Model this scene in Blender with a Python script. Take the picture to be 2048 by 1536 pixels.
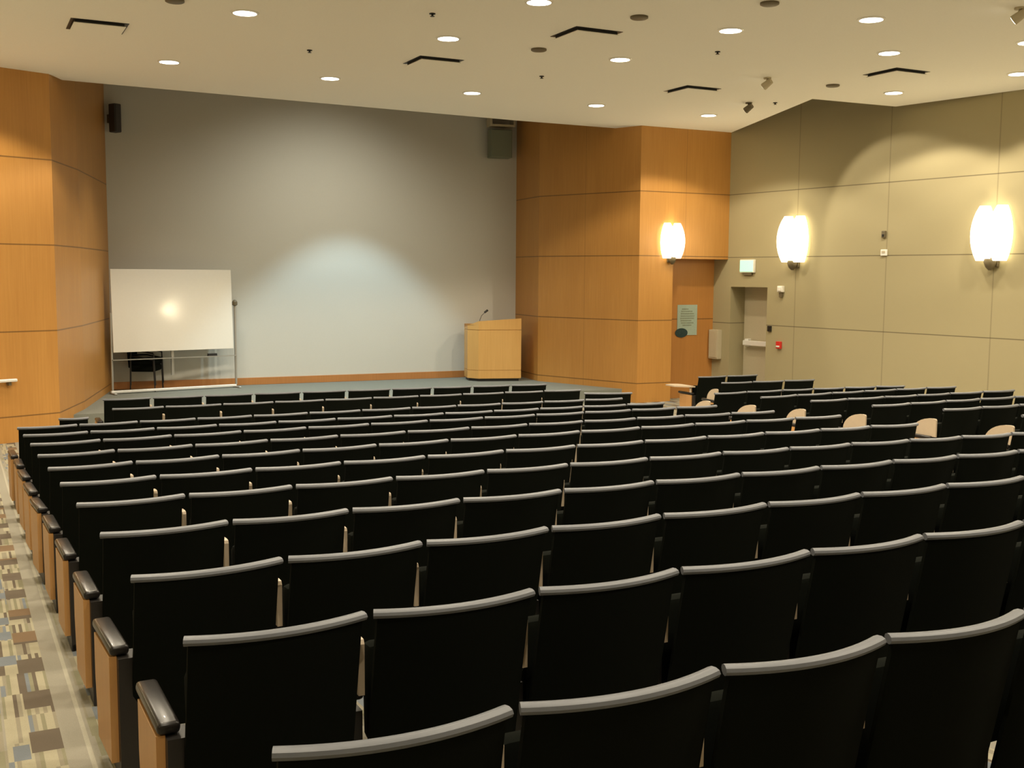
import bpy, bmesh, math, random
from mathutils import Vector, Matrix
random.seed(7)
for o in list(bpy.data.objects): bpy.data.objects.remove(o)
S = bpy.context.scene
COL = S.collection
ZS = 2.6                      # eye height above the lowest floor; everything below is measured from the eye

# ---------------------------------------------------------------- camera
cam = bpy.data.cameras.new('camera'); co = bpy.data.objects.new('camera', cam); COL.objects.link(co)
RGT = (0.8941382, -0.4477340, 0.0071480); DWN = (-0.0379782, -0.0917296, -0.9950594); FWD = (0.4461776, 0.8894492, -0.0990231)
m = Matrix(((RGT[0], -DWN[0], -FWD[0], 0), (RGT[1], -DWN[1], -FWD[1], 0), (RGT[2], -DWN[2], -FWD[2], ZS), (0, 0, 0, 1)))
co.matrix_world = m
cam.sensor_width = 36; cam.lens = 36*2200/2048; cam.clip_start = .05; cam.clip_end = 100
S.camera = co
# ---------------------------------------------------------------- world and exposure
w = bpy.data.worlds.new('world'); S.world = w; w.use_nodes = True
w.node_tree.nodes['Background'].inputs[0].default_value = (.02, .018, .015, 1)
w.node_tree.nodes['Background'].inputs[1].default_value = .2
S.view_settings.view_transform = 'Standard'; S.view_settings.look = 'None'
S.view_settings.exposure = 0.17; S.view_settings.gamma = 1; S.view_settings.use_curve_mapping = False
WARM = (1.0, .87, .66); COOL = (.64, .90, 1.0)
P_DOWN = 190; P_STAGE = 560; P_STAGE_WARM = 300; P_FILL_WIDE = 330; P_TRACK = 150; E_SCONCE = 4.2; E_DISC = 9.0

# ---------------------------------------------------------------- materials
def newmat(name):
    mt = bpy.data.materials.new(name); mt.use_nodes = True
    return mt, mt.node_tree, mt.node_tree.nodes['Principled BSDF']
def N(nt, t, **k):
    n = nt.nodes.new(t)
    for a, b in k.items(): setattr(n, a, b)
    return n
def mth(nt, op, a, b=None, c=None):
    n = N(nt, 'ShaderNodeMath', operation=op)
    for i, v in enumerate((a, b, c)):
        if v is None: continue
        if isinstance(v, (int, float)): n.inputs[i].default_value = v
        else: nt.links.new(v, n.inputs[i])
    return n.outputs[0]
def mixc(nt, f, a, b, mode='MIX'):
    n = N(nt, 'ShaderNodeMix', data_type='RGBA', blend_type=mode)
    for s, v in ((n.inputs[0], f), (n.inputs[6], a), (n.inputs[7], b)):
        if isinstance(v, (int, float)): s.default_value = v
        elif isinstance(v, tuple): s.default_value = (*v, 1) if len(v) == 3 else v
        else: nt.links.new(v, s)
    return n.outputs[2]
def noise(nt, vec, scale, detail=3, rough=.55):
    n = N(nt, 'ShaderNodeTexNoise'); n.inputs['Scale'].default_value = scale
    n.inputs['Detail'].default_value = detail; n.inputs['Roughness'].default_value = rough
    if vec is not None: nt.links.new(vec, n.inputs['Vector'])
    return n.outputs['Fac']
def objco(nt, scale=None):
    t = N(nt, 'ShaderNodeTexCoord')
    if scale is None: return t.outputs['Object']
    mp = N(nt, 'ShaderNodeMapping'); mp.inputs['Scale'].default_value = scale
    nt.links.new(t.outputs['Object'], mp.inputs['Vector']); return mp.outputs[0]
def bump(nt, b, h, strength=.2, dist=.01):
    n = N(nt, 'ShaderNodeBump'); n.inputs['Strength'].default_value = strength; n.inputs['Distance'].default_value = dist
    nt.links.new(h, n.inputs['Height']); nt.links.new(n.outputs[0], b.inputs['Normal'])
def plain(name, col, rough=.6, metal=0, var=.12, scale=30, emit=None, est=0, coat=0, spec=None):
    mt, nt, b = newmat(name)
    f = noise(nt, objco(nt), scale)
    lo = tuple(c*(1-var) for c in col); hi = tuple(min(1, c*(1+var)) for c in col)
    nt.links.new(mixc(nt, f, lo, hi), b.inputs['Base Color'])
    b.inputs['Roughness'].default_value = rough; b.inputs['Metallic'].default_value = metal
    b.inputs['Coat Weight'].default_value = coat
    if spec is not None: b.inputs['Specular IOR Level'].default_value = spec
    if emit: b.inputs['Emission Color'].default_value = (*emit, 1); b.inputs['Emission Strength'].default_value = est
    return mt
def seams(nt, xs, zs, w=.009):
    """1 on the joints between wall panels; object x runs along the wall, object z up"""
    sx = N(nt, 'ShaderNodeSeparateXYZ'); nt.links.new(objco(nt), sx.inputs[0])
    tot = None
    for out, lst in ((sx.outputs[0], xs), (sx.outputs[2], zs)):
        for p in lst:
            d = mth(nt, 'LESS_THAN', mth(nt, 'ABSOLUTE', mth(nt, 'SUBTRACT', out, p)), w)
            tot = d if tot is None else mth(nt, 'MAXIMUM', tot, d)
    return tot
WOODS = [(.44, .205, .046), (.56, .285, .072)]
def wood(name, xs=(), zs=(), rough=.42, lo=WOODS[0], hi=WOODS[1]):
    mt, nt, b = newmat(name)
    g = noise(nt, objco(nt, (38, 38, 1.3)), 1.0, 5, .6)
    g2 = noise(nt, objco(nt, (2.5, 2.5, .35)), 1.0, 2)
    f = mth(nt, 'ADD', mth(nt, 'MULTIPLY', g, .6), mth(nt, 'MULTIPLY', g2, .4))
    c = mixc(nt, mth(nt, 'MULTIPLY_ADD', f, 2.2, -.6), lo, hi)
    if xs or zs:
        c = mixc(nt, mth(nt, 'MULTIPLY', seams(nt, (), zs, .010), .62), c, (.05, .022, .008))
        if xs: c = mixc(nt, mth(nt, 'MULTIPLY', seams(nt, xs, (), .007), .3), c, (.10, .045, .015))
    nt.links.new(c, b.inputs['Base Color']); b.inputs['Roughness'].default_value = rough
    return mt
def fabricwall(name, xs, zs):
    mt, nt, b = newmat(name)
    f = noise(nt, objco(nt), 240, 2); f2 = noise(nt, objco(nt), 1.2, 3)
    c = mixc(nt, f, (.325, .28, .160), (.43, .375, .225)); c = mixc(nt, mth(nt, 'MULTIPLY', f2, .25), c, (.31, .28, .16))
    c = mixc(nt, mth(nt, 'MULTIPLY', seams(nt, (), zs, .009), .7), c, (.09, .07, .04)); c = mixc(nt, mth(nt, 'MULTIPLY', seams(nt, xs, (), .011), .33), c, (.09, .07, .04))
    nt.links.new(c, b.inputs['Base Color']); b.inputs['Roughness'].default_value = .95
    bump(nt, b, f, .25, .004); return mt
def carpetmat():
    mt, nt, b = newmat('aisle_carpet')
    sx = N(nt, 'ShaderNodeSeparateXYZ'); nt.links.new(objco(nt), sx.inputs[0])
    X, Y = sx.outputs[0], sx.outputs[1]
    u = mth(nt, 'FLOORED_MODULO', mth(nt, 'SUBTRACT', X, .065), .345)      # lanes repeat across the aisle
    def cell(w, l, seed, off=0):
        cx = mth(nt, 'FLOOR', mth(nt, 'DIVIDE', X, w)); cy = mth(nt, 'FLOOR', mth(nt, 'DIVIDE', mth(nt, 'ADD', Y, off), l))
        cb = N(nt, 'ShaderNodeCombineXYZ'); nt.links.new(cx, cb.inputs[0]); nt.links.new(cy, cb.inputs[1]); cb.inputs[2].default_value = seed
        wn = N(nt, 'ShaderNodeTexWhiteNoise'); nt.links.new(cb.outputs[0], wn.inputs['Vector']); return wn.outputs['Value']
    def ramp(f, stops):
        r = N(nt, 'ShaderNodeValToRGB'); r.color_ramp.interpolation = 'CONSTANT'
        el = r.color_ramp.elements; el[0].position = stops[0][0]; el[0].color = (*stops[0][1], 1)
        el[1].position = stops[1][0]; el[1].color = (*stops[1][1], 1)
        for p, c in stops[2:]: e = el.new(p); e.color = (*c, 1)
        nt.links.new(f, r.inputs[0]); return r.outputs[0]
    cream, tan, brown, blue, olive, beige = (.50, .46, .33), (.35, .32, .24), (.14, .11, .085), (.21, .25, .30), (.30, .29, .19), (.38, .36, .30)
    stripes = ramp(cell(.016, .33, 3.0), [(0, cream), (.36, tan), (.54, olive), (.68, brown), (.82, cream), (.94, blue)])
    lane2a = ramp(cell(.5, .30, 9.0, .1), [(0, brown), (.55, (.24, .15, .085))])
    alt = mth(nt, 'LESS_THAN', mth(nt, 'FLOORED_MODULO', Y, .56), .25)
    lane2 = mixc(nt, alt, stripes, lane2a)
    lane3 = mixc(nt, mth(nt, 'GREATER_THAN', cell(.06, .17, 5.0), .72), stripes, blue)
    lane4 = ramp(cell(.03, .24, 13.0), [(0, beige), (.45, olive), (.62, blue), (.78, tan)])
    line = mth(nt, 'LESS_THAN', mth(nt, 'ABSOLUTE', mth(nt, 'SUBTRACT', u, .322)), .009)
    c = mixc(nt, mth(nt, 'GREATER_THAN', u, .12), lane3, lane2)
    c = mixc(nt, mth(nt, 'GREATER_THAN', u, .235), c, beige)
    c = mixc(nt, line, c, (.52, .49, .40))
    c = mixc(nt, mth(nt, 'LESS_THAN', u, .035), c, lane4)
    c = mixc(nt, .12, c, (.27, .25, .205))
    pile = noise(nt, objco(nt), 320, 2)
    c = mixc(nt, mth(nt, 'MULTIPLY', pile, .45), c, (.10, .08, .05))
    nt.links.new(c, b.inputs['Base Color']); b.inputs['Roughness'].default_value = 1; b.inputs['Specular IOR Level'].default_value = .1
    bump(nt, b, pile, .4, .004); return mt

M = {}
M['ceiling'] = plain('ceiling_paint', (.88, .865, .80), .95, var=.04, scale=60)
M['dark_paint'] = plain('dark_paint', (.03, .026, .02), .9)
M['screen'] = plain('screen_wall_paint', (.60, .595, .55), .75, var=.04, scale=50)
M['side_wall'] = plain('side_wall_paint', (.45, .39, .27), .95)
M['stage'] = plain('stage_carpet', (.20, .215, .19), 1, var=.3, scale=90)
M['carpet'] = carpetmat()
M['seat_fabric'] = plain('seat_fabric', (.0040, .0050, .0034), .95, var=.5, scale=180, spec=.06)
M['shell'] = plain('black_seat_edge', (.014, .013, .012), .6)
M['trim_grey'] = plain('grey_top_edge', (.105, .113, .13), .45, var=.08)
M['arm'] = plain('armrest_plastic', (.014, .012, .011), .30, var=.1, coat=.05, spec=.32)
M['tablet'] = plain('tablet_laminate', (.50, .405, .295), .35, var=.06)
M['steel_black'] = plain('black_steel', (.012, .010, .009), .45)
M['wood_light'] = wood('light_maple')
M['panel_wood'] = wood('seat_panel_wood', lo=(.46, .235, .075), hi=(.56, .30, .11))
M['lectern_wood'] = wood('lectern_wood', lo=(.60, .33, .095), hi=(.70, .40, .13))
M['black'] = plain('black_plastic', (.012, .011, .010), .4)
M['white'] = plain('white_enamel', (.80, .79, .74), .35, var=.03)
M['board'] = plain('whiteboard_enamel', (.86, .84, .78), .075, var=.02)
M['board'].node_tree.nodes['Principled BSDF'].inputs['IOR'].default_value = 1.95
M['alu'] = plain('satin_aluminium', (.50, .49, .46), .35, .7, var=.05)
M['silver'] = plain('bright_rail', (.86, .86, .84), .3, .2, var=.03)
M['beige'] = plain('beige_paint', (.50, .44, .31), .6, var=.05)
M['red'] = plain('red_plastic', (.62, .03, .02), .4)
M['speaker'] = plain('speaker_grille', (.19, .21, .155), .7, var=.35, scale=300)
M['speaker_dark'] = plain('speaker_dark', (.05, .045, .045), .7)
M['paper'] = plain('poster_paper', (.36, .45, .38), .8, var=.12, scale=40)
M['print'] = plain('poster_print', (.25, .29, .22), .8, var=.3)
M['blob'] = plain('poster_emblem', (.018, .045, .045), .8, var=.4)
M['opal'] = plain('opal_glass', (.9, .88, .8), .4, emit=(1.0, .86, .58), est=E_SCONCE)
M['disc'] = plain('lamp_disc', (.9, .9, .85), .4, emit=(1.0, .95, .85), est=E_DISC)
M['spotglow'] = plain('spot_glow', (.9, .9, .85), .4, emit=(1.0, .95, .8), est=5)
M['exit'] = plain('exit_sign_face', (.25, .5, .35), .4, emit=(.52, 1.0, .68), est=.80)
M['bracket'] = plain('bronze_bracket', (.13, .105, .06), .5)

# ---------------------------------------------------------------- mesh helpers
def obj(name, bm, mat, parent=None, loc=(0, 0, 0), rz=0.0, smooth=False, label=None):
    me = bpy.data.meshes.new(name); bmesh.ops.recalc_face_normals(bm, faces=bm.faces); bm.to_mesh(me); bm.free()
    o = bpy.data.objects.new(name, me); COL.objects.link(o); me.materials.append(mat)
    o.location = loc; o.rotation_euler = (0, 0, rz)
    if parent: o.parent = parent
    if smooth:
        for p in me.polygons: p.use_smooth = True
        try: me.set_sharp_from_angle(angle=math.radians(38))
        except Exception: pass
    if label: o['label'] = label
    return o
def box(bm, x0, x1, y0, y1, z0, z1, bev=0, seg=1, mat4=None):
    r = bmesh.ops.create_cube(bm, size=1)
    vs = r['verts']
    for v in vs: v.co = Vector(((x0+x1)/2+v.co.x*(x1-x0), (y0+y1)/2+v.co.y*(y1-y0), (z0+z1)/2+v.co.z*(z1-z0)))
    if bev:
        es = list({e for v in vs for e in v.link_edges})
        rr = bmesh.ops.bevel(bm, geom=es, offset=bev, segments=seg, affect='EDGES', profile=.5)
        vs = list({v for f in rr['faces'] for v in f.verts} | {v for v in vs if v.is_valid})
    if mat4 is not None:
        for v in vs: v.co = mat4 @ v.co
    return vs
def prism(bm, pts, z0, z1):
    lo = [bm.verts.new((x, y, z0)) for x, y in pts]; hi = [bm.verts.new((x, y, z1)) for x, y in pts]
    n = len(pts); bm.faces.new(lo[::-1]); bm.faces.new(hi)
    for i in range(n): bm.faces.new((lo[i], lo[(i+1) % n], hi[(i+1) % n], hi[i]))
def sideprism(bm, pts, x0, x1):
    """outline in (y, z), thickness along x"""
    a = [bm.verts.new((x0, y, z)) for y, z in pts]; b = [bm.verts.new((x1, y, z)) for y, z in pts]
    n = len(pts); bm.faces.new(a); bm.faces.new(b[::-1])
    for i in range(n): bm.faces.new((a[i], b[i], b[(i+1) % n], a[(i+1) % n]))
def tube(bm, pts, r, n=10, ry=None):
    ry = ry or r; rings = []
    pts = [Vector(p) for p in pts]
    for i, p in enumerate(pts):
        d = (pts[min(i+1, len(pts)-1)]-pts[max(i-1, 0)]).normalized()
        up = Vector((0, 0, 1)) if abs(d.z) < .95 else Vector((0, 1, 0))
        s = d.cross(up).normalized(); t = s.cross(d).normalized()
        rings.append([bm.verts.new(p+s*math.cos(2*math.pi*k/n)*r+t*math.sin(2*math.pi*k/n)*ry) for k in range(n)])
    for a, b in zip(rings, rings[1:]):
        for k in range(n): bm.faces.new((a[k], a[(k+1) % n], b[(k+1) % n], b[k]))
    bm.faces.new(rings[0][::-1]); bm.faces.new(rings[-1])
def lathe(bm, prof, n=24, c=(0, 0)):
    rings = []
    for r, z in prof:
        rings.append([bm.verts.new((c[0]+r*math.cos(2*math.pi*k/n), c[1]+r*math.sin(2*math.pi*k/n), z)) for k in range(n)])
    for a, b in zip(rings, rings[1:]):
        for k in range(n): bm.faces.new((a[k], a[(k+1) % n], b[(k+1) % n], b[k]))
    bm.faces.new(rings[0][::-1]); bm.faces.new(rings[-1])
def thing(name, label, cat, loc=(0, 0, 0), rz=0.0, group=None):
    o = bpy.data.objects.new(name, None); COL.objects.link(o); o.empty_display_size = .1
    o.location = loc; o.rotation_euler = (0, 0, rz); o['label'] = label; o['category'] = cat
    if group: o['group'] = group
    return o
def tag(o, label, cat, group=None):
    o['label'] = label; o['category'] = cat
    if group: o['group'] = group
    return o
def struct(o, label=None):
    o['kind'] = 'structure'
    if label: o['label'] = label
    return o
def copy_tree(o, parent=None):
    c = o.copy(); COL.objects.link(c); c.parent = parent
    for ch in [k for k in o.children]: copy_tree(ch, c)
    return c
nb = bmesh.new
# ---------------------------------------------------------------- levels
H = 2.87                       # ceiling
ST = -2.25                     # stage floor
FL = -2.50                     # lowest floor, at the foot of the stage
TOP = 3.75
def ztop(y): return -1.43216 + .0548274*(11-y)
SH = .78
def zfloor(y):
    if y <= 12.9: return ztop(y)-SH
    a = ztop(12.9)-SH
    if y <= 14.3: return a+(-2.365-a)*(y-12.9)/1.4
    if y <= 16.5: return -2.365+(FL+2.365)*(y-14.3)/2.2
    return FL
# ---------------------------------------------------------------- floor
bm = nb(); ys = [-2.6, 0, 12.9, 14.3, 16.5, 22.6]
vv = [[bm.verts.new((x, y, zfloor(y))) for x in (-2.8, 17.0)] for y in ys]
for a, b in zip(vv, vv[1:]): bm.faces.new((a[0], a[1], b[1], b[0]))
lo = [[bm.verts.new((x, y, zfloor(y)-.15)) for x in (-2.8, 17.0)] for y in ys]
for a, b in zip(lo, lo[1:]): bm.faces.new((a[1], a[0], b[0], b[1]))
struct(obj('floor', bm, M['carpet']), 'patterned beige, brown and blue carpet sloping to the stage')
# ---------------------------------------------------------------- plan points
E1 = (1.29, 17.76); F1 = (1.78, 19.2); SL = (2.55, 22.15); SR = (11.09, 21.96); A1 = (10.93, 20.58); B0 = (11.86, 18.16)
C0 = (13.99, 18.14); PH = 6.086*math.pi/180
def onright(s, off=0):         # s metres towards the camera from the wood corner, off metres into the room
    return (C0[0]+s*math.sin(PH)-off*math.cos(PH), C0[1]-s*math.cos(PH)-off*math.sin(PH))
bm = nb(); prism(bm, [(1.15, 18.5), (11.9, 18.5), (11.9, 22.5), (1.6, 22.5), (1.15, 19.5)], FL-.05, ST)
struct(obj('floor_stage', bm, M['stage']), 'low stage platform with grey-green carpet')
def wall(name, p, q, z0, z1, mat, thick=.12, side=1, label=None, cuts=(), ext=(0, 0)):
    """p to q in plan; local x runs from p to q, the room is on local -y*side; cuts = (x0,x1,z0,z1) openings"""
    d = Vector((q[0]-p[0], q[1]-p[1])); L = d.length; rz = math.atan2(d.y, d.x)
    bm = nb(); y0, y1 = (0, thick) if side > 0 else (-thick, 0)
    xs = -ext[0]
    for (a, b, c, e) in cuts:
        box(bm, xs, a, y0, y1, z0, z1)
        if c > z0: box(bm, a, b, y0, y1, z0, c)
        if e < z1: box(bm, a, b, y0, y1, e, z1)
        xs = b
    if L+ext[1]-xs > .001: box(bm, xs, L+ext[1], y0, y1, z0, z1)
    return struct(obj(name, bm, mat, loc=(p[0], p[1], 0), rz=rz), label)
WS = (1.63, .385, -.88, -2.12)
wall('wall_screen', SL, SR, ST-.1, TOP, M['screen'], label='pale projection wall at the back of the stage')
dsc = Vector((SR[0]-SL[0], SR[1]-SL[1])); scr_rz = math.atan2(dsc.y, dsc.x)
bm = nb(); box(bm, .02, dsc.length-.02, -.025, 0, ST, ST+.145, .004)
struct(obj('baseboard_stage', bm, wood('baseboard_wood', lo=(.40, .17, .05), hi=(.50, .22, .07)), loc=(SL[0], SL[1], 0), rz=scr_rz), 'brown wooden baseboard under the pale stage wall')
tl = math.radians(21); LW = (E1[0]-4.17*math.cos(tl), E1[1]-4.17*math.sin(tl))
wall('wall_front_left', LW, E1, FL-.05, H+.05, wood('wood_front_left', xs=(1.9,), zs=WS), label='maple panelled wall left of the stage')
wall('wall_stage_left', E1, F1, FL-.05, TOP, wood('wood_stage_left', zs=WS), side=1, label='maple panel at the left edge of the stage')
wall('wall_stage_left_rear', F1, SL, FL-.05, TOP, wood('wood_stage_left_rear', xs=(), zs=WS), side=1, label='maple panel meeting the pale stage wall at left')
wall('wall_stage_right_rear', SR, A1, ST-.1, TOP, wood('wood_stage_right_rear', zs=WS), side=1, label='narrow maple return right of the pale stage wall')
wall('wall_stage_right', A1, B0, FL-.05, TOP, wood('wood_stage_right', xs=(1.24,), zs=WS), side=1, label='maple panelled wall right of the stage')
wall('wall_front_right', B0, C0, FL-.05, TOP, wood('wood_front_right', xs=(1.07,), zs=WS), thick=.10,
     cuts=[(.79, 2.14, FL-.1, .335)], label='maple wall beside the right wall, opening below a header')
REC = 18.54
bm = nb(); box(bm, 0, 2.45, 0, .1, FL-.05, .6)
struct(obj('wall_recess', bm, wood('wood_recess', xs=(), zs=(-.88,), lo=(.42, .185, .045), hi=(.50, .23, .06)), loc=(12.0, REC, 0)), 'maple back of the shallow recess beside the exit')
bm = nb(); box(bm, 12.45, 12.65, 18.26, REC, FL-.05, .6); box(bm, 12.45, 14.6, 18.24, REC+.1, .345, .62)
struct(obj('wall_recess_head', bm, M['wood_light']), 'maple head and cheek of the recess')
# right wall with the exit alcove
LR = 21.6
Z0r, Z1r = FL-.1, TOP
far = onright(-.75); near = onright(LR)
o = wall('wall_right', far, near, Z0r, Z1r, fabricwall('fabric_right', xs=[.75+1.83+2.065*k for k in range(10)], zs=(1.63, .375, -.95, -2.2)),
     thick=.46, side=1, cuts=[(.75+.10, .75+1.11, Z0r, -.215)], label='beige fabric-panelled right wall')
# after placing, local +y must point out of the room
rzR = math.atan2(near[1]-far[1], near[0]-far[0])
wall('wall_left', (-2.6, -2.5), (-2.6, LW[1]+.1), FL-.1, H+.05, fabricwall('fabric_left', xs=[2.0*k for k in range(10)], zs=(1.63, .375, -.95)), label='beige fabric wall beyond the left aisle')
wall('wall_back', (near[0]+.1, -2.5), (-2.7, -2.5), FL-.1, H+.05, M['side_wall'], label='plain back wall behind the camera')
# ---------------------------------------------------------------- ceiling
rn = onright(20.7)
CE = [(-2.65, -2.55), (rn[0], -2.55), (14.66, 11.89), (14.27, 14.06), (12.5, 14.12), (13.99, 18.14), (11.86, 18.16), (11.86, 18.75),
      (9.45, 18.73), (2.14, 18.26), (1.51, 18.21), (1.29, 17.76), (LW[0], LW[1])]
bm = nb(); prism(bm, CE, H, H+.06)
struct(obj('ceiling', bm, M['ceiling']), 'off-white flat ceiling with recessed downlights')
bm = nb(); prism(bm, [(.9, 13.6), (15.2, 13.6), (15.2, 22.7), (.9, 22.7)], TOP-.02, TOP+.08)
struct(obj('ceiling_upper', bm, M['dark_paint']), 'higher dark ceiling over the stage')
bm = nb(); box(bm, .9, 15.2, 13.55, 13.65, H+.06, TOP)
box(bm, .9, 1.2, 13.6, 17.9, H+.06, TOP)
struct(obj('ceiling_fascia', bm, M['dark_paint']), 'dark closing panel above the ceiling edge')

# ---------------------------------------------------------------- exit door in its alcove (local frame of the right wall)
dr = struct(thing('door_1', 'beige exit door set back in the right wall', 'door', (far[0], far[1], 0), rzR)); del dr['category']
bm = nb(); box(bm, .85, 1.86, .40, .43, FL, -.215); obj('door_panel', bm, M['beige'], dr)
bm = nb(); box(bm, .95, 1.78, .27, .33, -1.40, -1.30, .01, 2); box(bm, .95, 1.06, .32, .41, -1.43, -1.27, .01); box(bm, 1.67, 1.78, .32, .41, -1.43, -1.27, .01)
obj('push_bar', bm, M['silver'], dr, label='pale horizontal push bar')
bm = nb(); box(bm, .80, 1.91, .465, .50, FL, 0); obj('backing', bm, M['side_wall'], dr)
def onwall(name, s0, s1, z0, z1, d, mat, label, cat, bev=.008):
    bm = nb(); box(bm, .75+s0, .75+s1, -d, 0, z0, z1, bev, 2)
    # origin at its own foot
    cx = .75+(s0+s1)/2
    for v in bm.verts: v.co.x -= cx; v.co.z -= z0
    p = (far[0]+cx*math.cos(rzR), far[1]+cx*math.sin(rzR), z0)
    o = obj(name, bm, mat, loc=p, rz=rzR)
    if label: tag(o, label, cat)
    return o
def sub(parent, name, x0, x1, y0, y1, z0, z1, mat, bev=0, label=None):
    bm = nb(); box(bm, x0, x1, y0, y1, z0, z1, bev, 2); return obj(name, bm, mat, parent, label=label)
ex = onwall('exit_sign', .40, .78, .07, .33, .06, M['white'], 'glowing pale green exit sign on the beige wall above the exit door', 'sign')
sub(ex, 'sign_face', -.175, .175, -.075, -.06, .02, .24, M['exit'], .004, 'glowing pale green face')
sub(ex, 'sign_housing_foot', -.12, .12, -.05, 0, -.05, 0, M['bracket'], .004)
o = onwall('strobe_alarm', 1.42, 1.56, -.30, -.18, .06, M['white'], 'small white alarm strobe on the beige wall right of the exit sign', 'alarm')
sub(o, 'lens', -.04, .04, -.09, -.06, .02, .10, M['white'], .008)
sub(o, 'sounder', -.04, .04, -.04, 0, -.10, -.01, M['bracket'], .008, 'dark sounder underneath')  # dark block put in for the shadow under the strobe
o = onwall('fire_alarm_pull', 1.42, 1.54, -1.39, -1.25, .05, M['red'], 'red fire alarm pull station on the beige wall right of the door', 'fire alarm')
sub(o, 'pull_handle', -.04, .04, -.065, -.05, .03, .06, M['white'], .003, 'white pull handle')
o = onwall('key_switch', 1.17, 1.26, -1.07, -.96, .04, M['black'], 'small dark key switch at the right edge of the exit door', 'switch')
sub(o, 'switch_plate', -.02, .02, -.05, -.04, .03, .08, M['steel_black'], .003)
o = onwall('wall_phone_box', -.385, -.12, -1.70, -1.10, .12, M['beige'], 'beige box cabinet on the wall inside the wooden recess', 'cabinet')
sub(o, 'cabinet_door', -.11, .11, -.13, -.12, .03, .57, M['beige'], .004)
o = onwall('thermostat', 3.79, 3.92, .37, .48, .03, M['white'], 'small white thermostat on the beige wall between the two sconces', 'thermostat')
sub(o, 'display', -.035, .035, -.036, -.03, .045, .085, M['beige'], .002)
o = onwall('motion_sensor', 3.80, 3.88, .68, .80, .04, M['bracket'], 'tiny brown sensor above the thermostat on the beige wall', 'sensor')
sub(o, 'sensor_lens', -.02, .02, -.05, -.04, .02, .06, M['black'], .003)

# ---------------------------------------------------------------- sconces
def lobe(bm, cx, hw, z0, z1, d):
    n, mrows = 14, 9; rings = []
    for j in range(mrows+1):
        t = j/mrows; z = z0+(z1-z0)*t
        r = (math.sin(math.pi*(.12+.80*t)))**.6
        rings.append([bm.verts.new((cx+hw*r*math.cos(math.pi*k/n), -d*r*math.sin(math.pi*k/n)-.05, z)) for k in range(n+1)])
    for a, b in zip(rings, rings[1:]):
        for k in range(n): bm.faces.new((a[k], a[k+1], b[k+1], b[k]))
        bm.faces.new((a[n], a[0], b[0], b[n]))
    bm.faces.new(rings[0]); bm.faces.new(rings[-1][::-1])
def sconce(label, p, rz, z0=.27, hw=.175, h=.86, d=.27, first=[None]):
    if first[0] is None:
        t = thing('wall_sconce', label, 'wall lamp', (p[0], p[1], z0), rz, 'double-lobed wall sconces')
        for s in (-1, 1):
            bm = nb(); lobe(bm, s*hw*.86, hw*1.05, 0, h, d); obj('lamp_shade', bm, M['opal'], t, smooth=True)
        bm = nb(); box(bm, -.10, .10, -.045, 0, -.10, h*.85, .01)
        obj('back_plate', bm, M['bracket'], t)
        bm = nb(); lathe(bm, [(.02, -.15), (.07, -.10), (.10, -.02), (.09, .03)], 16, (0, -.10)); obj('finial', bm, M['bracket'], t, smooth=True, label='dark bronze cup under the shades')
        pl = bpy.data.lights.new('sconce_glow', 'POINT'); pl.energy = 16; pl.color = (1, .84, .52); pl.shadow_soft_size = .1
        l = bpy.data.objects.new('lamp', pl); COL.objects.link(l); l.parent = t; l.location = (0, -d-.12, .42)
        first[0] = t; return t
    c = copy_tree(first[0]); c.location = (p[0], p[1], z0); c.rotation_euler = (0, 0, rz); c['label'] = label
    return c
sconce('glowing sconce on the beige wall nearest the exit sign', onright(1.83), rzR)
sconce('large glowing sconce on the beige wall at the right edge of the photo', onright(5.96), rzR)
for k, s in ((0, 10.1), (2, 18.2)):  # unseen sconces added for room brightness and the glint on the whiteboard
    sconce(['glowing sconce on the beige wall beside the middle seat rows', 'glowing sconce on the beige wall level with the camera', 'glowing sconce on the beige wall behind the camera'][k], onright(s), rzR)
def smallsconce(label, p, rz): return sconce(label, p, rz)
o = sconce('glowing sconce on the maple wall beside the recess', (12.58, 18.16), 0); o.scale = (.78, .8, .80); o.location.z = .34
o = sconce('glowing sconce on the maple wall left of the stage', (E1[0]-2.3*math.cos(tl), E1[1]-2.3*math.sin(tl)), tl); o.scale = (.78, .8, .80); o.location.z = .34
for k, y in enumerate((13, 9, 5, 1)):  # unseen left wall sconces, added to light the room
    sconce(['glowing sconce on the left wall near the stage', 'second glowing sconce of the left wall', 'third glowing sconce of the left wall', 'glowing sconce of the left wall beside the camera'][k], (-2.6, y), math.pi/2)

# ---------------------------------------------------------------- ceiling fittings
DL = [(12.13, 16.4, 'nearest the corner where maple meets the beige wall'), (9.78, 16.38, 'above the right half of the stage front'), (7.4, 16.24, 'above the middle of the stage front'),
      (5.02, 16.07, 'above the left half of the stage front'), (2.69, 15.91, 'nearest the left maple wall, beside the first vent'),
      (13.16, 13.02, 'close to the beige wall below the rightmost vent'), (8.0, 12.8, 'in the second row, centre of the ceiling'), (5.46, 12.69, 'in the second row, right of the small dark sprinkler'),
      (2.95, 12.55, 'in the second row, near the top left of the photo'), (10.79, 10.78, 'in the third row, second from the beige wall'), (8.2, 10.7, 'in the third row, above the centre seats'),
      (5.59, 10.57, 'cut by the top edge of the photo'), (9.23, 9.51, 'largest and brightest in view, upper right'), (13.46, 10.99, 'cut by the right edge of the photo'),
      (.35, 15.8, 'at the far left of the front row, outside the photo'), (.4, 12.4, 'over the left aisle, outside the photo'), (3.0, 10.5, 'in the third row over the left aisle seats'),  # unseen downlights from here on, added to brighten the room
      (.4, 10.4, 'over the left aisle in the third row'), (11.8, 9.5, 'in the fourth row towards the beige wall'), (6.6, 9.4, 'in the fourth row, left of the brightest'), (4.0, 9.4, 'in the fourth row, left part'), (1.4, 9.3, 'in the fourth row above the left aisle')]
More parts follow.
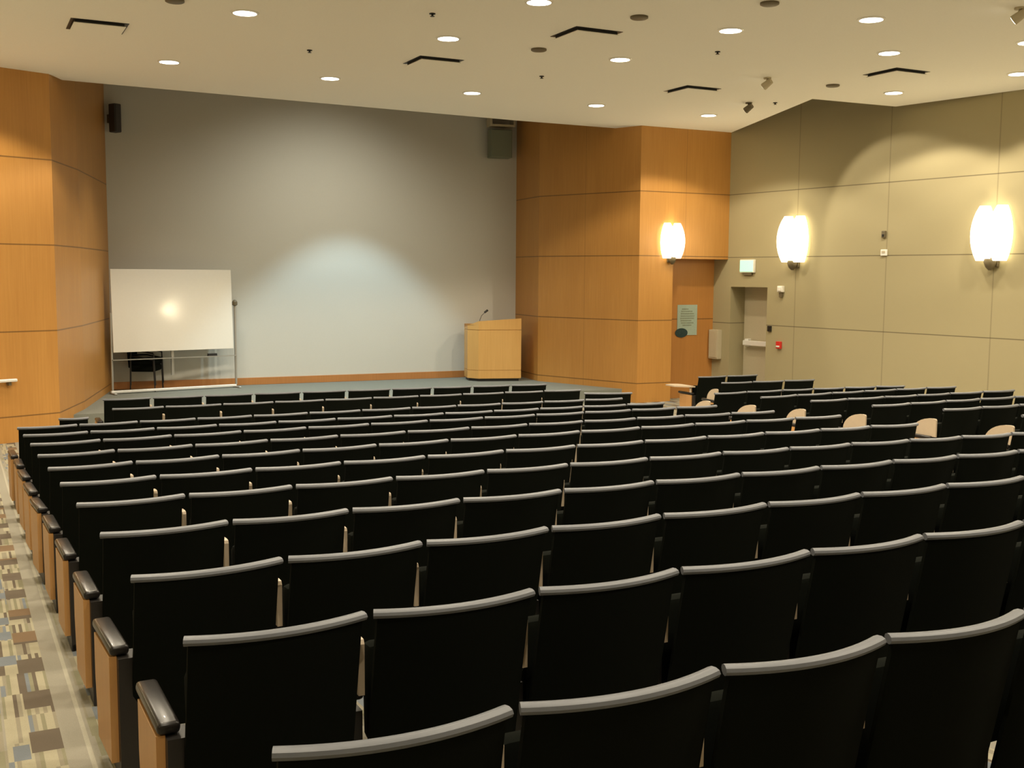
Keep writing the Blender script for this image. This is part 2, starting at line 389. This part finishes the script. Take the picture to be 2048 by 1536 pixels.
for k, y in enumerate((6.6, 3.8, 1.0)):  # further unseen rows extend the grid for brightness
    for j, x in enumerate((.6, 3.2, 5.8, 8.4, 11.0, 13.6)):
        DL.append((x, y, '%s from the left in the %s row behind the visible ceiling' % (['first', 'second', 'third', 'fourth', 'fifth', 'sixth'][j], ['first', 'second', 'third', 'fourth'][k])))
dl0 = None
spot = bpy.data.lights.new('downlight_beam', 'SPOT'); spot.energy = P_DOWN; spot.color = WARM; spot.spot_size = math.radians(131); spot.spot_blend = .22; spot.shadow_soft_size = .07
for x, y, lb in DL:
    lab = 'round recessed downlight ' + lb
    if dl0 is None:
        t = thing('ceiling_downlight', lab, 'ceiling light', (x, y, H), 0, 'recessed ceiling downlights')
        bm = nb(); n = 28
        a = [bm.verts.new((.152*math.cos(2*math.pi*k/n), .152*math.sin(2*math.pi*k/n), -.008)) for k in range(n)]
        b = [bm.verts.new((.128*math.cos(2*math.pi*k/n), .128*math.sin(2*math.pi*k/n), -.014)) for k in range(n)]
        c = [bm.verts.new((.155*math.cos(2*math.pi*k/n), .155*math.sin(2*math.pi*k/n), .0)) for k in range(n)]
        for k in range(n):
            j = (k+1) % n; bm.faces.new((a[k], a[j], b[j], b[k])); bm.faces.new((c[k], c[j], a[j], a[k]))
        obj('trim_ring', bm, M['white'], t)
        bm = nb(); lathe(bm, [(.142, -.004), (.142, -.010)], 28); obj('lens', bm, M['disc'], t, label='glowing white lens')
        l = bpy.data.objects.new('beam', spot); COL.objects.link(l); l.parent = t; l.location = (0, 0, -.06)
        dl0 = t
    else:
        t = copy_tree(dl0); t.location = (x, y, H); t['label'] = lab
# vents: square plaque hanging under a dark neck
VT = [(1.27, 13.77, 'left, near the top left corner'), (5.58, 13.88, 'left of the centre, between two downlights'), (6.53, 11.40, 'large in the centre near the top edge'),
      (9.99, 14.05, 'right of the centre over the stage front'), (11.66, 11.5, 'nearest the beige wall')]
v0 = None
for x, y, lb in VT:
    lab = 'square ceiling air vent with dark gap, ' + lb
    if v0 is None:
        v0 = t = thing('ceiling_vent', lab, 'vent', (x+.3, y+.3, H), 0, 'square ceiling air vents')
        bm = nb(); box(bm, -.27, .27, -.27, .27, -.032, .0); obj('neck', bm, M['black'], t, label='dark gap around the plaque')
        bm = nb(); o_, i_ = .318, .26
        for a_ in ((-o_, o_, -o_, -i_), (-o_, o_, i_, o_), (-o_, -i_, -i_, i_), (i_, o_, -i_, i_)): box(bm, a_[0], a_[1], a_[2], a_[3], -.004, .0)
        obj('slot', bm, M['black'], t, label='dark slot framing the plaque')
        bm = nb(); box(bm, -.285, .285, -.285, .285, -.042, -.032, .003); obj('plaque', bm, M['ceiling'], t)
    else:
        t = copy_tree(v0); t.location = (x+.3, y+.3, H); t['label'] = lab
for k, (x, y, lb) in enumerate([(6.74, 12.74, 'between two vents at the centre'), (6.89, 10.64, 'near the top edge, right of the large vent'), (11.86, 12.96, 'below the rightmost vent'), (2.16, 12.34, 'cut by the top edge at left'), (7.75, 9.46, 'cut by the top edge at right')]):
    bm = nb(); lathe(bm, [(.10, 0), (.10, -.02), (.085, -.028), (.02, -.03)], 24)
    tag(obj('ceiling_speaker', bm, M['bracket'], loc=(x, y, H), smooth=True), 'small round brown ceiling speaker ' + lb, 'speaker', 'round ceiling speakers')
for k, (x, y, lb) in enumerate([(4.8, 11.6, 'left of the centre near the top edge'), (4.17, 14.22, 'between the two leftmost front downlights'), (7.68, 14.42, 'at the centre above the stage front'), (8.83, 11.78, 'right of the centre in the second row'), (12.22, 14.7, 'beside the track spotlight near the corner')]):
    bm = nb(); lathe(bm, [(.035, 0), (.035, -.01), (.012, -.015), (.012, -.028), (.026, -.031), (.026, -.035)], 14)
    tag(obj('sprinkler_head', bm, M['black'], loc=(x, y, H)), 'tiny dark sprinkler head ' + lb, 'sprinkler', 'ceiling sprinkler heads')
for k, (x, y, lb) in enumerate([(11.84, 14.91, 'near the corner, bright tip'), (10.6, 12.94, 'in the middle right of the ceiling'), (10.22, 8.37, 'at the top right corner of the photo')]):
    t = thing('spotlight', 'small adjustable ceiling spotlight ' + lb, 'spotlight', (x, y, H), .4, 'adjustable ceiling spotlights')
    bm = nb(); lathe(bm, [(.055, 0), (.055, -.02), (.015, -.022), (.015, -.06)], 16); obj('canopy', bm, M['bracket'] if k == 0 else M['beige'], t)
    mm = Matrix.Translation((0, 0, -.09)) @ Matrix.Rotation(1.0, 4, 'X')
    bm = nb(); lathe(bm, [(.045, .07), (.05, 0), (.055, -.07)], 16); bmesh.ops.transform(bm, matrix=mm, verts=bm.verts); obj('lamp_head', bm, M['bracket'] if k == 0 else M['beige'], t, smooth=True)
    bm = nb(); lathe(bm, [(.045, -.071), (.045, -.074)], 16); bmesh.ops.transform(bm, matrix=mm, verts=bm.verts); obj('lens', bm, M['spotglow'], t)
    if k == 0:
        sp = bpy.data.lights.new('track_beam', 'SPOT'); sp.energy = P_TRACK; sp.color = WARM; sp.spot_size = math.radians(66); sp.spot_blend = .25; sp.shadow_soft_size = .04
        l = bpy.data.objects.new('beam', sp); COL.objects.link(l); l.parent = t; l.location = (.0, .0, -.20)
        d = Vector((14.25, 14.0, .75))-Vector((x, y, H-.20)); l.rotation_euler = (Matrix.Rotation(-.4, 3, 'Z') @ d).to_track_quat('-Z', 'Y').to_euler()

# ---------------------------------------------------------------- stage lamp washing the pale wall
def stagelamp(x, y, z, energy, size, label, tgt=None, blend=.35, col=COOL):
    t = thing('stage_light', label, 'stage light', (x, y, TOP-.02), 0, 'stage lights hidden above the ceiling edge')
    bm = nb(); tube(bm, [(0, 0, 0), (0, 0, z+.12-(TOP-.02))], .015); obj('stem', bm, M['black'], t)
    bm = nb(); lathe(bm, [(.05, z+.14-TOP), (.10, z+.06-TOP), (.11, z-.06-TOP)], 20); obj('housing', bm, M['black'], t, smooth=True)
    sp = bpy.data.lights.new('stage_beam', 'SPOT'); sp.energy = energy; sp.color = col; sp.spot_size = math.radians(size); sp.spot_blend = blend; sp.shadow_soft_size = .06
    l = bpy.data.objects.new('beam', sp); COL.objects.link(l); l.parent = t; l.location = (0, 0, z-.09-TOP)
    if tgt:
        d = Vector(tgt)-Vector((x, y, z)); l.rotation_euler = d.to_track_quat('-Z', 'Y').to_euler()
    return t
stagelamp(7.1, 19.95, 3.5, P_STAGE, 81, 'black stage light washing the middle of the pale wall')

stagelamp(3.6, 19.6, 3.45, P_STAGE_WARM, 92, 'black stage light above the whiteboard', blend=.9, col=(1, .90, .74))
stagelamp(6.6, 18.95, 3.5, P_FILL_WIDE, 124, 'black wide stage light in front of the pale wall', tgt=(6.6, 22.0, -1.6), blend=1.0, col=(1, .95, .78))  # added fill with no known source, lifts the upper pale wall
# ---------------------------------------------------------------- things on the stage wall
def onscr(x, z):    # pixel-free: distance along the screen wall from its left end
    return (SL[0]+x*math.cos(scr_rz), SL[1]+x*math.sin(scr_rz), z)
def stagespeaker(x, z0, w_, d_, h_, rzz, mat, label):
    px, py, _ = onscr(x, 0)
    t = thing('stage_speaker', label, 'speaker', (px, py-.12, z0), rzz)
    bm = nb(); box(bm, -w_/2, w_/2, -d_, 0, 0, h_, .015, 2); obj('cabinet', bm, mat, t)
    bm = nb(); box(bm, -w_/2+.02, w_/2-.02, -d_-.012, -d_, .02, h_-.02, .004); obj('grille', bm, mat, t)
    bm = nb(); box(bm, -.03, .03, -.05, .112, h_*.35, h_*.65); obj('wall_bracket', bm, M['bracket'], t)
    return t
stagespeaker(.12, 2.58, .15, .18, .52, .5, M['speaker_dark'], 'dark loudspeaker high at the left end of the pale wall')
t = stagespeaker(8.03, 2.50, .48, .28, .60, -.15, M['speaker'], 'grey-green loudspeaker high at the right end of the pale wall')
bm = nb(); box(bm, -.26, .30, -.30, .0, .66, .70); box(bm, -.26, -.22, -.30, 0, .70, .84); box(bm, .26, .30, -.30, 0, .70, .84); obj('mounting_shelf', bm, M['beige'], t, label='pale bracket above the cabinet')

# ---------------------------------------------------------------- lectern
lm = Vector((9.72, 20.96)); lr = Vector((10.60, 20.71)); lrz = math.atan2(lr.y-lm.y, lr.x-lm.x); LWd = (lr-lm).length
t = thing('lectern', 'maple lectern with chamfered corner standing on the stage, right end', 'lectern', (lm.x, lm.y, ST), lrz)
out = [(0, 0), (LWd, 0), (LWd+.02, .62), (.2, .74), (-.2, .70), (-.2, .22)]
def grow(pts, g):
    cx = sum(p[0] for p in pts)/len(pts); cy = sum(p[1] for p in pts)/len(pts)
    return [(cx+(x-cx)*g, cy+(y-cy)*g) for x, y in pts]
bm = nb(); prism(bm, grow(out, .93), 0, .06); obj('plinth', bm, M['black'], t, label='black recessed plinth')
bm = nb(); prism(bm, out, .06, .23); obj('base_panel', bm, M['lectern_wood'], t)
bm = nb(); prism(bm, grow(out, .97), .23, .240); prism(bm, out, .238, 1.08); obj('body', bm, M['lectern_wood'], t)
bm = nb(); prism(bm, grow(out, .96), 1.08, 1.092)
hi = [bm.verts.new((x, y, 1.19)) for x, y in out]
zt = [1.27, 1.33, 1.20, 1.12, 1.12, 1.17]
up = [bm.verts.new((x, y, z)) for (x, y), z in zip(out, zt)]; lo_ = [bm.verts.new((x, y, 1.09)) for x, y in out]
n = 6
for i in range(n):
    j = (i+1) % n; bm.faces.new((lo_[i], lo_[j], hi[j], hi[i])); bm.faces.new((hi[i], hi[j], up[j], up[i]))
bm.faces.new(lo_[::-1]); bm.faces.new(up)
obj('top', bm, M['lectern_wood'], t)
t = thing('microphone', 'thin dark gooseneck microphone on top of the maple lectern', 'microphone', (9.95, 21.39, ST+1.20), 0)
bm = nb(); tube(bm, [(0, 0, 0), (-.01, -.02, .08), (.02, -.04, .17), (.10, -.06, .25)], .006, 8); obj('gooseneck', bm, M['black'], t)
bm = nb(); tube(bm, [(.08, -.055, .235), (.15, -.075, .29)], .022, 10); obj('mic_head', bm, M['black'], t)

# ---------------------------------------------------------------- whiteboard on its stand
wrz = math.radians(10.0); WL = 2.42
t = thing('whiteboard_stand', 'large white mobile whiteboard on a metal frame at the left of the stage', 'whiteboard', (2.43, 21.30, ST), wrz)
tilt = Matrix.Translation((0, 0, 1.54)) @ Matrix.Rotation(math.radians(-2.7), 4, 'X') @ Matrix.Translation((0, 0, -1.54))
bm = nb(); box(bm, .05, WL-.06, -.012, .012, .77, 2.30, .004, 1, tilt); obj('board', bm, M['board'], t, label='glossy white writing surface')
for x in (0.03, WL+.0):
    bm = nb(); box(bm, x-.018, x+.018, -.02, .02, .06, 1.62 if x > 1 else 1.5, .004); obj('upright', bm, M['alu'], t)
bm = nb(); box(bm, 1.15, 1.20, .03, .06, .30, .82); obj('centre_strut', bm, M['alu'], t)
bm = nb(); box(bm, .03, WL, -.07, .0, .625, .64); obj('pen_tray', bm, M['alu'], t)
bm = nb(); box(bm, 0, WL, -.03, .03, .02, .065, .008, 2); obj('bottom_rail', bm, M['silver'], t, label='bright white bottom rail')
bm = nb(); lathe(bm, [(.02, 1.60), (.05, 1.62), (.05, 1.68), (.02, 1.72)], 14, (WL, 0)); obj('knob', bm, M['bracket'], t, label='dark clamp knob')
for x in (0.03, WL):
    bm = nb(); box(bm, x-.025, x+.025, -.20, .12, .0, .03, .006); obj('foot', bm, M['alu'], t)
er = thing('whiteboard_eraser', 'black eraser lying on the pen tray of the whiteboard', 'eraser', (2.43+1.93*math.cos(wrz)+.035*math.sin(wrz), 21.30+1.93*math.sin(wrz)-.035*math.cos(wrz), ST+.64), wrz)
bm = nb(); box(bm, -.09, .09, -.03, .03, .018, .05, .006, 2); obj('handle', bm, M['black'], er)
bm = nb(); box(bm, -.09, .09, -.028, .028, 0, .018); obj('felt', bm, M['speaker_dark'], er)

# ---------------------------------------------------------------- two stacked black armchairs behind the whiteboard
def armchair(loc, rz, label):
    t = thing('stacking_armchair', label, 'chair', loc, rz, 'black chairs stacked behind the whiteboard')
    bm = nb(); box(bm, -.25, .25, -.24, .24, .37, .50, .045, 3); obj('seat', bm, M['seat_fabric'], t, smooth=True)
    bm = nb(); pts = []
    for k in range(9):
        a = math.pi*(k/8)
        pts.append((-.29*math.cos(a), .05+.24*math.sin(a)))
    for (x, y), (x2, y2) in zip(pts[2:7], pts[3:7]):
        q = [bm.verts.new((x, y, .44)), bm.verts.new((x2, y2, .44)), bm.verts.new((x2*1.05, y2*1.1, .80)), bm.verts.new((x*1.05, y*1.1, .80))]; bm.faces.new(q)
        q = [bm.verts.new((x, y+.02, .44)), bm.verts.new((x2, y2+.02, .44)), bm.verts.new((x2*1.05, y2*1.1+.02, .80)), bm.verts.new((x*1.05, y*1.1+.02, .80))]; bm.faces.new(q[::-1])
    obj('backrest', bm, M['seat_fabric'], t)
    bm = nb(); tube(bm, [(-.29, -.22, .60)]+[(x, y, .66) for x, y in pts]+[(.29, -.22, .60)], .017, 8); obj('arm_rail', bm, M['steel_black'], t, smooth=True)
    for sx in (-1, 1):
        for sy, zt_ in ((-.22, .60), (.20, .66)):
            bm = nb(); tube(bm, [(sx*.27, sy*1.1, .0), (sx*.28, sy, zt_)], .013, 8); obj('leg', bm, M['steel_black'], t)
    return t
armchair((3.13, 21.83, ST), 1.15, 'lower black armchair of the stack behind the whiteboard')
armchair((3.14, 21.83, ST+.12), 1.15, 'upper black armchair nested on another behind the whiteboard')

# ---------------------------------------------------------------- poster in the recess, rail on the left wall
t = thing('poster', 'pale green-grey notice poster on the maple back of the recess', 'poster', (13.30, REC-.004, -1.21), .0)
bm = nb(); box(bm, -.25, .24, -.006, 0, 0, .62); obj('sheet', bm, M['paper'], t)
bm = nb()
for k, (a, b) in enumerate([(-.14, .02), (-.16, .12), (-.17, .16), (-.17, .17), (-.18, .16), (-.17, .10), (-.16, .15), (-.12, .10)]):
    box(bm, a, b, -.0085, -.006, .52-k*.047, .545-k*.047)
obj('printed_lines', bm, M['print'], t, label='faint rows of unreadable print')
bm = nb(); n = 20
ctr = bm.verts.new((-.145, -.010, .05)); rg = [bm.verts.new((-.145+.155*math.cos(2*math.pi*k/n), -.010, .05+.095*math.sin(2*math.pi*k/n))) for k in range(n)]
rg2 = [bm.verts.new((v.co.x, -.004, v.co.z)) for v in rg]
for k in range(n): bm.faces.new((ctr, rg[k], rg[(k+1) % n])); bm.faces.new((rg[k], rg2[k], rg2[(k+1) % n], rg[(k+1) % n]))
obj('emblem', bm, M['blob'], t, label='dark round emblem at the lower left corner')
t = thing('wall_handrail', 'white horizontal rail on the maple wall at the left edge', 'handrail', (E1[0]-.66*math.cos(tl), E1[1]-.66*math.sin(tl), -1.60), tl)
bm = nb(); box(bm, -1.6, 0, -.11, -.05, 0, .045, .012, 2); obj('rail', bm, M['silver'], t)
for x in (-.1, -.9, -1.5):
    bm = nb(); box(bm, x-.02, x+.02, -.08, 0, -.05, .0); obj('rail_bracket', bm, M['bracket'], t)
# ---------------------------------------------------------------- seats
ROWS = {
  'A': [(1.52, 14.29), (2.11, 14.28), (2.75, 14.26), (3.38, 14.24), (4.01, 14.21), (4.62, 14.17), (5.24, 14.13), (5.83, 14.08), (6.41, 14.02), (6.98, 13.95), (7.54, 13.88)],
  'B': [(1.5, 13.19), (2.09, 13.19), (2.75, 13.17), (3.37, 13.15), (3.99, 13.12), (4.6, 13.08), (5.21, 13.03), (5.79, 12.98), (6.37, 12.92), (6.92, 12.85), (7.46, 12.77)],
  'D': [(0.42, 11.04), (0.96, 11.06), (1.51, 11.08), (2.06, 11.09), (2.62, 11.09), (3.2, 11.09), (3.77, 11.08), (4.33, 11.06), (4.86, 11.04), (5.39, 11.01), (5.91, 10.97), (6.43, 10.93), (6.92, 10.88)],
  'E': [(0.43, 10.17), (0.97, 10.18), (1.53, 10.17), (2.08, 10.17), (2.63, 10.16), (3.2, 10.14), (3.77, 10.12), (4.31, 10.1), (4.84, 10.07), (5.36, 10.04), (5.87, 10.01), (6.38, 9.96), (6.85, 9.92)],
  'F': [(0.44, 9.28), (0.98, 9.31), (1.54, 9.34), (2.12, 9.36), (2.69, 9.37), (3.27, 9.37), (3.84, 9.37), (4.4, 9.36), (4.95, 9.35), (5.48, 9.32), (6.01, 9.29), (6.53, 9.26), (7.02, 9.21)],
  'G': [(0.44, 8.36), (0.98, 8.39), (1.54, 8.42), (2.12, 8.45), (2.69, 8.46), (3.27, 8.46), (3.85, 8.46), (4.4, 8.45), (4.95, 8.43), (5.49, 8.4), (6.0, 8.37), (6.5, 8.32), (6.99, 8.27)],
  'H': [(0.45, 7.49), (0.99, 7.53), (1.56, 7.56), (2.13, 7.58), (2.71, 7.6), (3.29, 7.61), (3.87, 7.61), (4.44, 7.61), (5.01, 7.6), (5.55, 7.59), (6.08, 7.57), (6.6, 7.54), (7.11, 7.5)],
  'I': [(0.46, 6.66), (1.01, 6.68), (1.58, 6.69), (2.15, 6.7), (2.73, 6.7), (3.31, 6.7), (3.87, 6.69), (4.43, 6.67), (4.98, 6.65), (5.51, 6.63), (6.03, 6.59), (6.53, 6.56), (7.01, 6.51)],
  'J': [(0.47, 5.78), (1.02, 5.8), (1.59, 5.81), (2.17, 5.81), (2.74, 5.8), (3.3, 5.79), (3.87, 5.77), (4.43, 5.75), (4.96, 5.71), (5.48, 5.68), (5.98, 5.63), (6.44, 5.58)],
  'K': [(0.48, 4.84), (1.04, 4.86), (1.6, 4.87), (2.17, 4.87), (2.74, 4.87), (3.31, 4.87), (3.88, 4.86), (4.44, 4.84), (4.99, 4.82), (5.5, 4.79)],
  'L': [(0.48, 3.9), (1.04, 3.93), (1.6, 3.95), (2.17, 3.96), (2.74, 3.97), (3.33, 3.97), (3.9, 3.96), (4.47, 3.95)],
  'M': [(0.5, 3.01), (1.05, 3.02), (1.61, 3.02), (2.17, 3.03), (2.76, 3.04), (3.33, 3.04)],
  'N': [(0.51, 2.09), (1.06, 2.08), (1.62, 2.08), (2.16, 2.08)],
  'R1': [(10.5, 14.31), (11.06, 14.29), (11.67, 14.26)],
  'R2': [(9.81, 12.81), (10.33, 12.74), (10.86, 12.67), (11.39, 12.6)],
  'R3': [(8.22, 10.86), (8.73, 10.87), (9.28, 10.85), (9.75, 10.81), (10.21, 10.74), (10.65, 10.64), (11.05, 10.52)],
  'R4': [(8.19, 9.95), (8.78, 10.0), (9.34, 10.03), (9.87, 10.04), (10.39, 10.03), (10.88, 10.01), (11.36, 9.96)],
  'R5': [(8.19, 9.12), (8.71, 9.11), (9.25, 9.1), (9.73, 9.08), (10.23, 9.06), (10.74, 9.03), (11.25, 9.0)],
  'R6': [(8.17, 8.2), (8.7, 8.2), (9.22, 8.21), (9.73, 8.21)],
  'R7': [(8.3, 7.45), (8.77, 7.39)],
}
PITCH = .56; BW = .528
def seat_parts(t, flags):
    nx, sag = 14, .052
    def yy(u): return -sag*(1-u*u)                      # u in -1..1, edges at 0, the middle bulges towards the back
    bm = nb(); F, Bk = [], []
    zs = [.19, .30, .41, .52, .64, .73, .757]
    def off(z): return .10*(.78-z)/.49
    for z in zs:
        rw_, rb = [], []
        for k in range(nx+1):
            u = -1+2*k/nx; x = u*(BW/2-.008)
            rb.append(bm.verts.new((x, yy(u)+off(z)-.004, z))); rw_.append(bm.verts.new((x, yy(u)+off(z)+.010+.028*(1-u**6), z)))
        F.append(rw_); Bk.append(rb)
    for j in range(len(zs)-1):
        for k in range(nx):
            bm.faces.new((Bk[j][k], Bk[j][k+1], Bk[j+1][k+1], Bk[j+1][k])); bm.faces.new((F[j][k+1], F[j][k], F[j+1][k], F[j+1][k+1]))
        bm.faces.new((F[j][0], Bk[j][0], Bk[j+1][0], F[j+1][0])); bm.faces.new((Bk[j][nx], F[j][nx], F[j+1][nx], Bk[j+1][nx]))
    for k in range(nx):
        bm.faces.new((Bk[0][k+1], Bk[0][k], F[0][k], F[0][k+1])); bm.faces.new((Bk[-1][k], Bk[-1][k+1], F[-1][k+1], F[-1][k]))
    obj('backrest', bm, M['seat_fabric'], t, smooth=True)
    bm = nb(); tube(bm, [((-1+2*k/nx)*BW/2, yy(-1+2*k/nx)+.014, .766) for k in range(nx+1)], .021, 10, .014)
    obj('top_edge', bm, M['trim_grey'], t, smooth=True, label='grey rounded top edge')
    bm = nb(); box(bm, -.222, .222, 0, .08, 0, .32, .025, 2); bmesh.ops.transform(bm, matrix=Matrix.Translation((0, .17, .29)) @ Matrix.Rotation(-.06, 4, 'X'), verts=bm.verts)
    obj('seat_cushion', bm, M['seat_fabric'], t, smooth=True)
    def standard(x, aisle):
        g = 1 if x > 0 else -1
        bm = nb(); sideprism(bm, [(.09, 0), (.40, 0), (.40, .03), (.24, .06), (.24, .43), (.12, .43), (.12, .06), (.09, .03)], x-.016, x+.016)
        if aisle: box(bm, x-.022 if g < 0 else x-.045, x+.045 if g < 0 else x+.022, .09, .19, .0, .46)
        obj('support_leg', bm, M['steel_black'], t)
        if aisle:
            bm = nb(); sideprism(bm, [(.125, .07), (.40, .07), (.44, .30), (.44, .462), (.125, .462)], x+g*.022, x+g*.048)
            obj('side_panel', bm, M['panel_wood'], t, label='light wooden aisle panel')
        bm = nb(); hw = .034 if aisle else .022
        xo = x+g*.012 if aisle else x
        box(bm, xo-hw, xo+hw, .115, .50, .464, .50, .014, 3); obj('armrest', bm, M['arm'], t, smooth=True, label='glossy dark armrest')
    def tablet(x, flat=False):
        bm = nb(); n = 8
        if flat:
            pts = [(x-.02, .16), (x+.05, .14), (x+.05, .50)]+[(x-.10+.15*math.cos(a), .50+.14*math.sin(a)) for a in [math.pi*k/2/n for k in range(1, n+1)]]+[(x-.22, .60), (x-.22, .34)]
            prism(bm, pts, .585, .605); tube(bm, [(x, .2, .50), (x, .2, .59)], .018)
        else:
            pts = [(.078, .495), (.078, .655), (.086, .668)]+[(.12+.27*math.cos(a), .495+.175*math.sin(a)) for a in [math.pi/2*(1-k/n) for k in range(n+1)]]
            sideprism(bm, pts, x-.0095, x+.0095)
        obj('writing_tablet', bm, M['tablet'], t, label='swung out pale writing tablet' if flat else 'tan folding writing tablet')
    if 'T' in flags: tablet(-PITCH/2)
    if 'F' in flags: tablet(-PITCH/2, True)
    if 'L' in flags: standard(-PITCH/2, 'l' in flags)
    if 'R' in flags: standard(PITCH/2, 'r' in flags)
protos = {}
def place(p, q, z_top, zf, flags, label, group, name='auditorium_seat'):
    """p, q: plan points of the seat's left and right boundary at the top of its back"""
    cx, cy = (p[0]+q[0])/2, (p[1]+q[1])/2; rz = math.atan2(q[1]-p[1], q[0]-p[0]); wd = math.hypot(q[0]-p[0], q[1]-p[1])
    if flags not in protos:
        t = thing(name, label, 'seat', (cx, cy, zf), rz, group); seat_parts(t, flags); protos[flags] = t
    else:
        t = copy_tree(protos[flags]); t.location = (cx, cy, zf); t.rotation_euler = (0, 0, rz); t['label'] = label; t['group'] = group
    t.scale = (wd/PITCH, 1, (z_top-zf)/.78)
    return t
ORD = ['first', 'second', 'third', 'fourth', 'fifth', 'sixth', 'seventh', 'eighth', 'ninth', 'tenth', 'eleventh', 'twelfth', 'thirteenth', 'fourteenth', 'fifteenth']
order = ['A', 'B', 'C', 'D', 'E', 'F', 'G', 'H', 'I', 'J', 'K', 'L', 'M', 'N']
FROMCAM = {'N': 'row nearest the camera', 'M': 'second row from the camera', 'L': 'third row from the camera', 'K': 'fourth row from the camera', 'J': 'fifth row from the camera', 'I': 'sixth row from the camera'}
ROWS['C'] = []
for n in order:
    pts = list(ROWS[n])
    if n in 'JKLMN':                                    # a seat or two more past the right edge of the frame
        for _ in range({'J': 2, 'K': 3, 'L': 4, 'M': 5, 'N': 5}[n]):
            a, b = pts[-2], pts[-1]; pts.append((2*b[0]-a[0], 2*b[1]-a[1]))
    rown = FROMCAM.get(n) or ('front row before the stage' if n == 'A' else ORD[order.index(n)]+' row from the stage')
    full = n not in 'JKLMN'
    L = len(pts)-1
    for k in range(L):
        zt_ = -1.56 if n == 'A' else ztop((pts[k][1]+pts[k+1][1])/2)
        y_ = (pts[k][1]+pts[k+1][1])/2
        fl = 'Ll' if k == 0 else 'LT'
        if full and k == L-1: fl += 'Rr'
        if k == 0: pos = 'at the left aisle'
        elif full and k == L-1: pos = 'at the right end'
        else: pos = ORD[k]+' from the left aisle'
        place(pts[k], pts[k+1], zt_, zfloor(y_), fl, 'black tip-up seat %s, %s' % (pos, rown), 'black tip-up seats of the main block')
place((.845, 11.92), (1.14, 11.90), -1.478, zfloor(11.9), 'LlRr', 'narrow black seat alone beside the left aisle near the stage', 'single black seats of the third row')
place((6.99, 11.93), (7.60, 11.72), -1.475, zfloor(11.85), 'Ll', 'lone black seat beyond the right end of the second row', 'single black seats of the third row')
R = {k: ROWS[k] for k in ('R1', 'R2', 'R3', 'R4', 'R5', 'R6', 'R7')}
R['R6'] = list(R['R6'])+[(10.25, 8.20), (10.77, 8.18), (11.28, 8.15)]
R['R7'] = [(8.30, 7.42), (8.80, 7.40), (9.31, 7.39), (9.83, 7.38), (10.35, 7.36), (10.87, 7.34)]
R['R8'] = [(8.27, 6.53), (8.79, 6.52), (9.31, 6.51)]
RN = ['first', 'second', 'third', 'fourth', 'fifth', 'sixth', 'seventh', 'eighth']
for n in sorted(R):
    pts = R[n]; L = len(pts)-1; ri = int(n[1])-1
    for k in range(L):
        y_ = (pts[k][1]+pts[k+1][1])/2; zt_ = -1.60 if n == 'R1' else ztop(y_)
        fl = 'LlT' if k == 0 else 'LT'
        if n == 'R1' and k == 0: fl = 'LlF'
        if k == L-1 and n != 'R8': fl += 'Rr'
        pos = 'at the aisle' if k == 0 else ('at the far right end' if k == L-1 and n != 'R8' else ORD[k]+' from the aisle')
        place(pts[k], pts[k+1], zt_, zfloor(y_), fl, 'black tip-up seat %s, %s row of the right-hand block' % (pos, RN[ri]), 'black tip-up seats of the right block')
# ---------------------------------------------------------------- lift everything so that the lowest floor is near zero
for o in list(COL.objects):
    if o.parent is None and o is not co: o.location.z += ZS
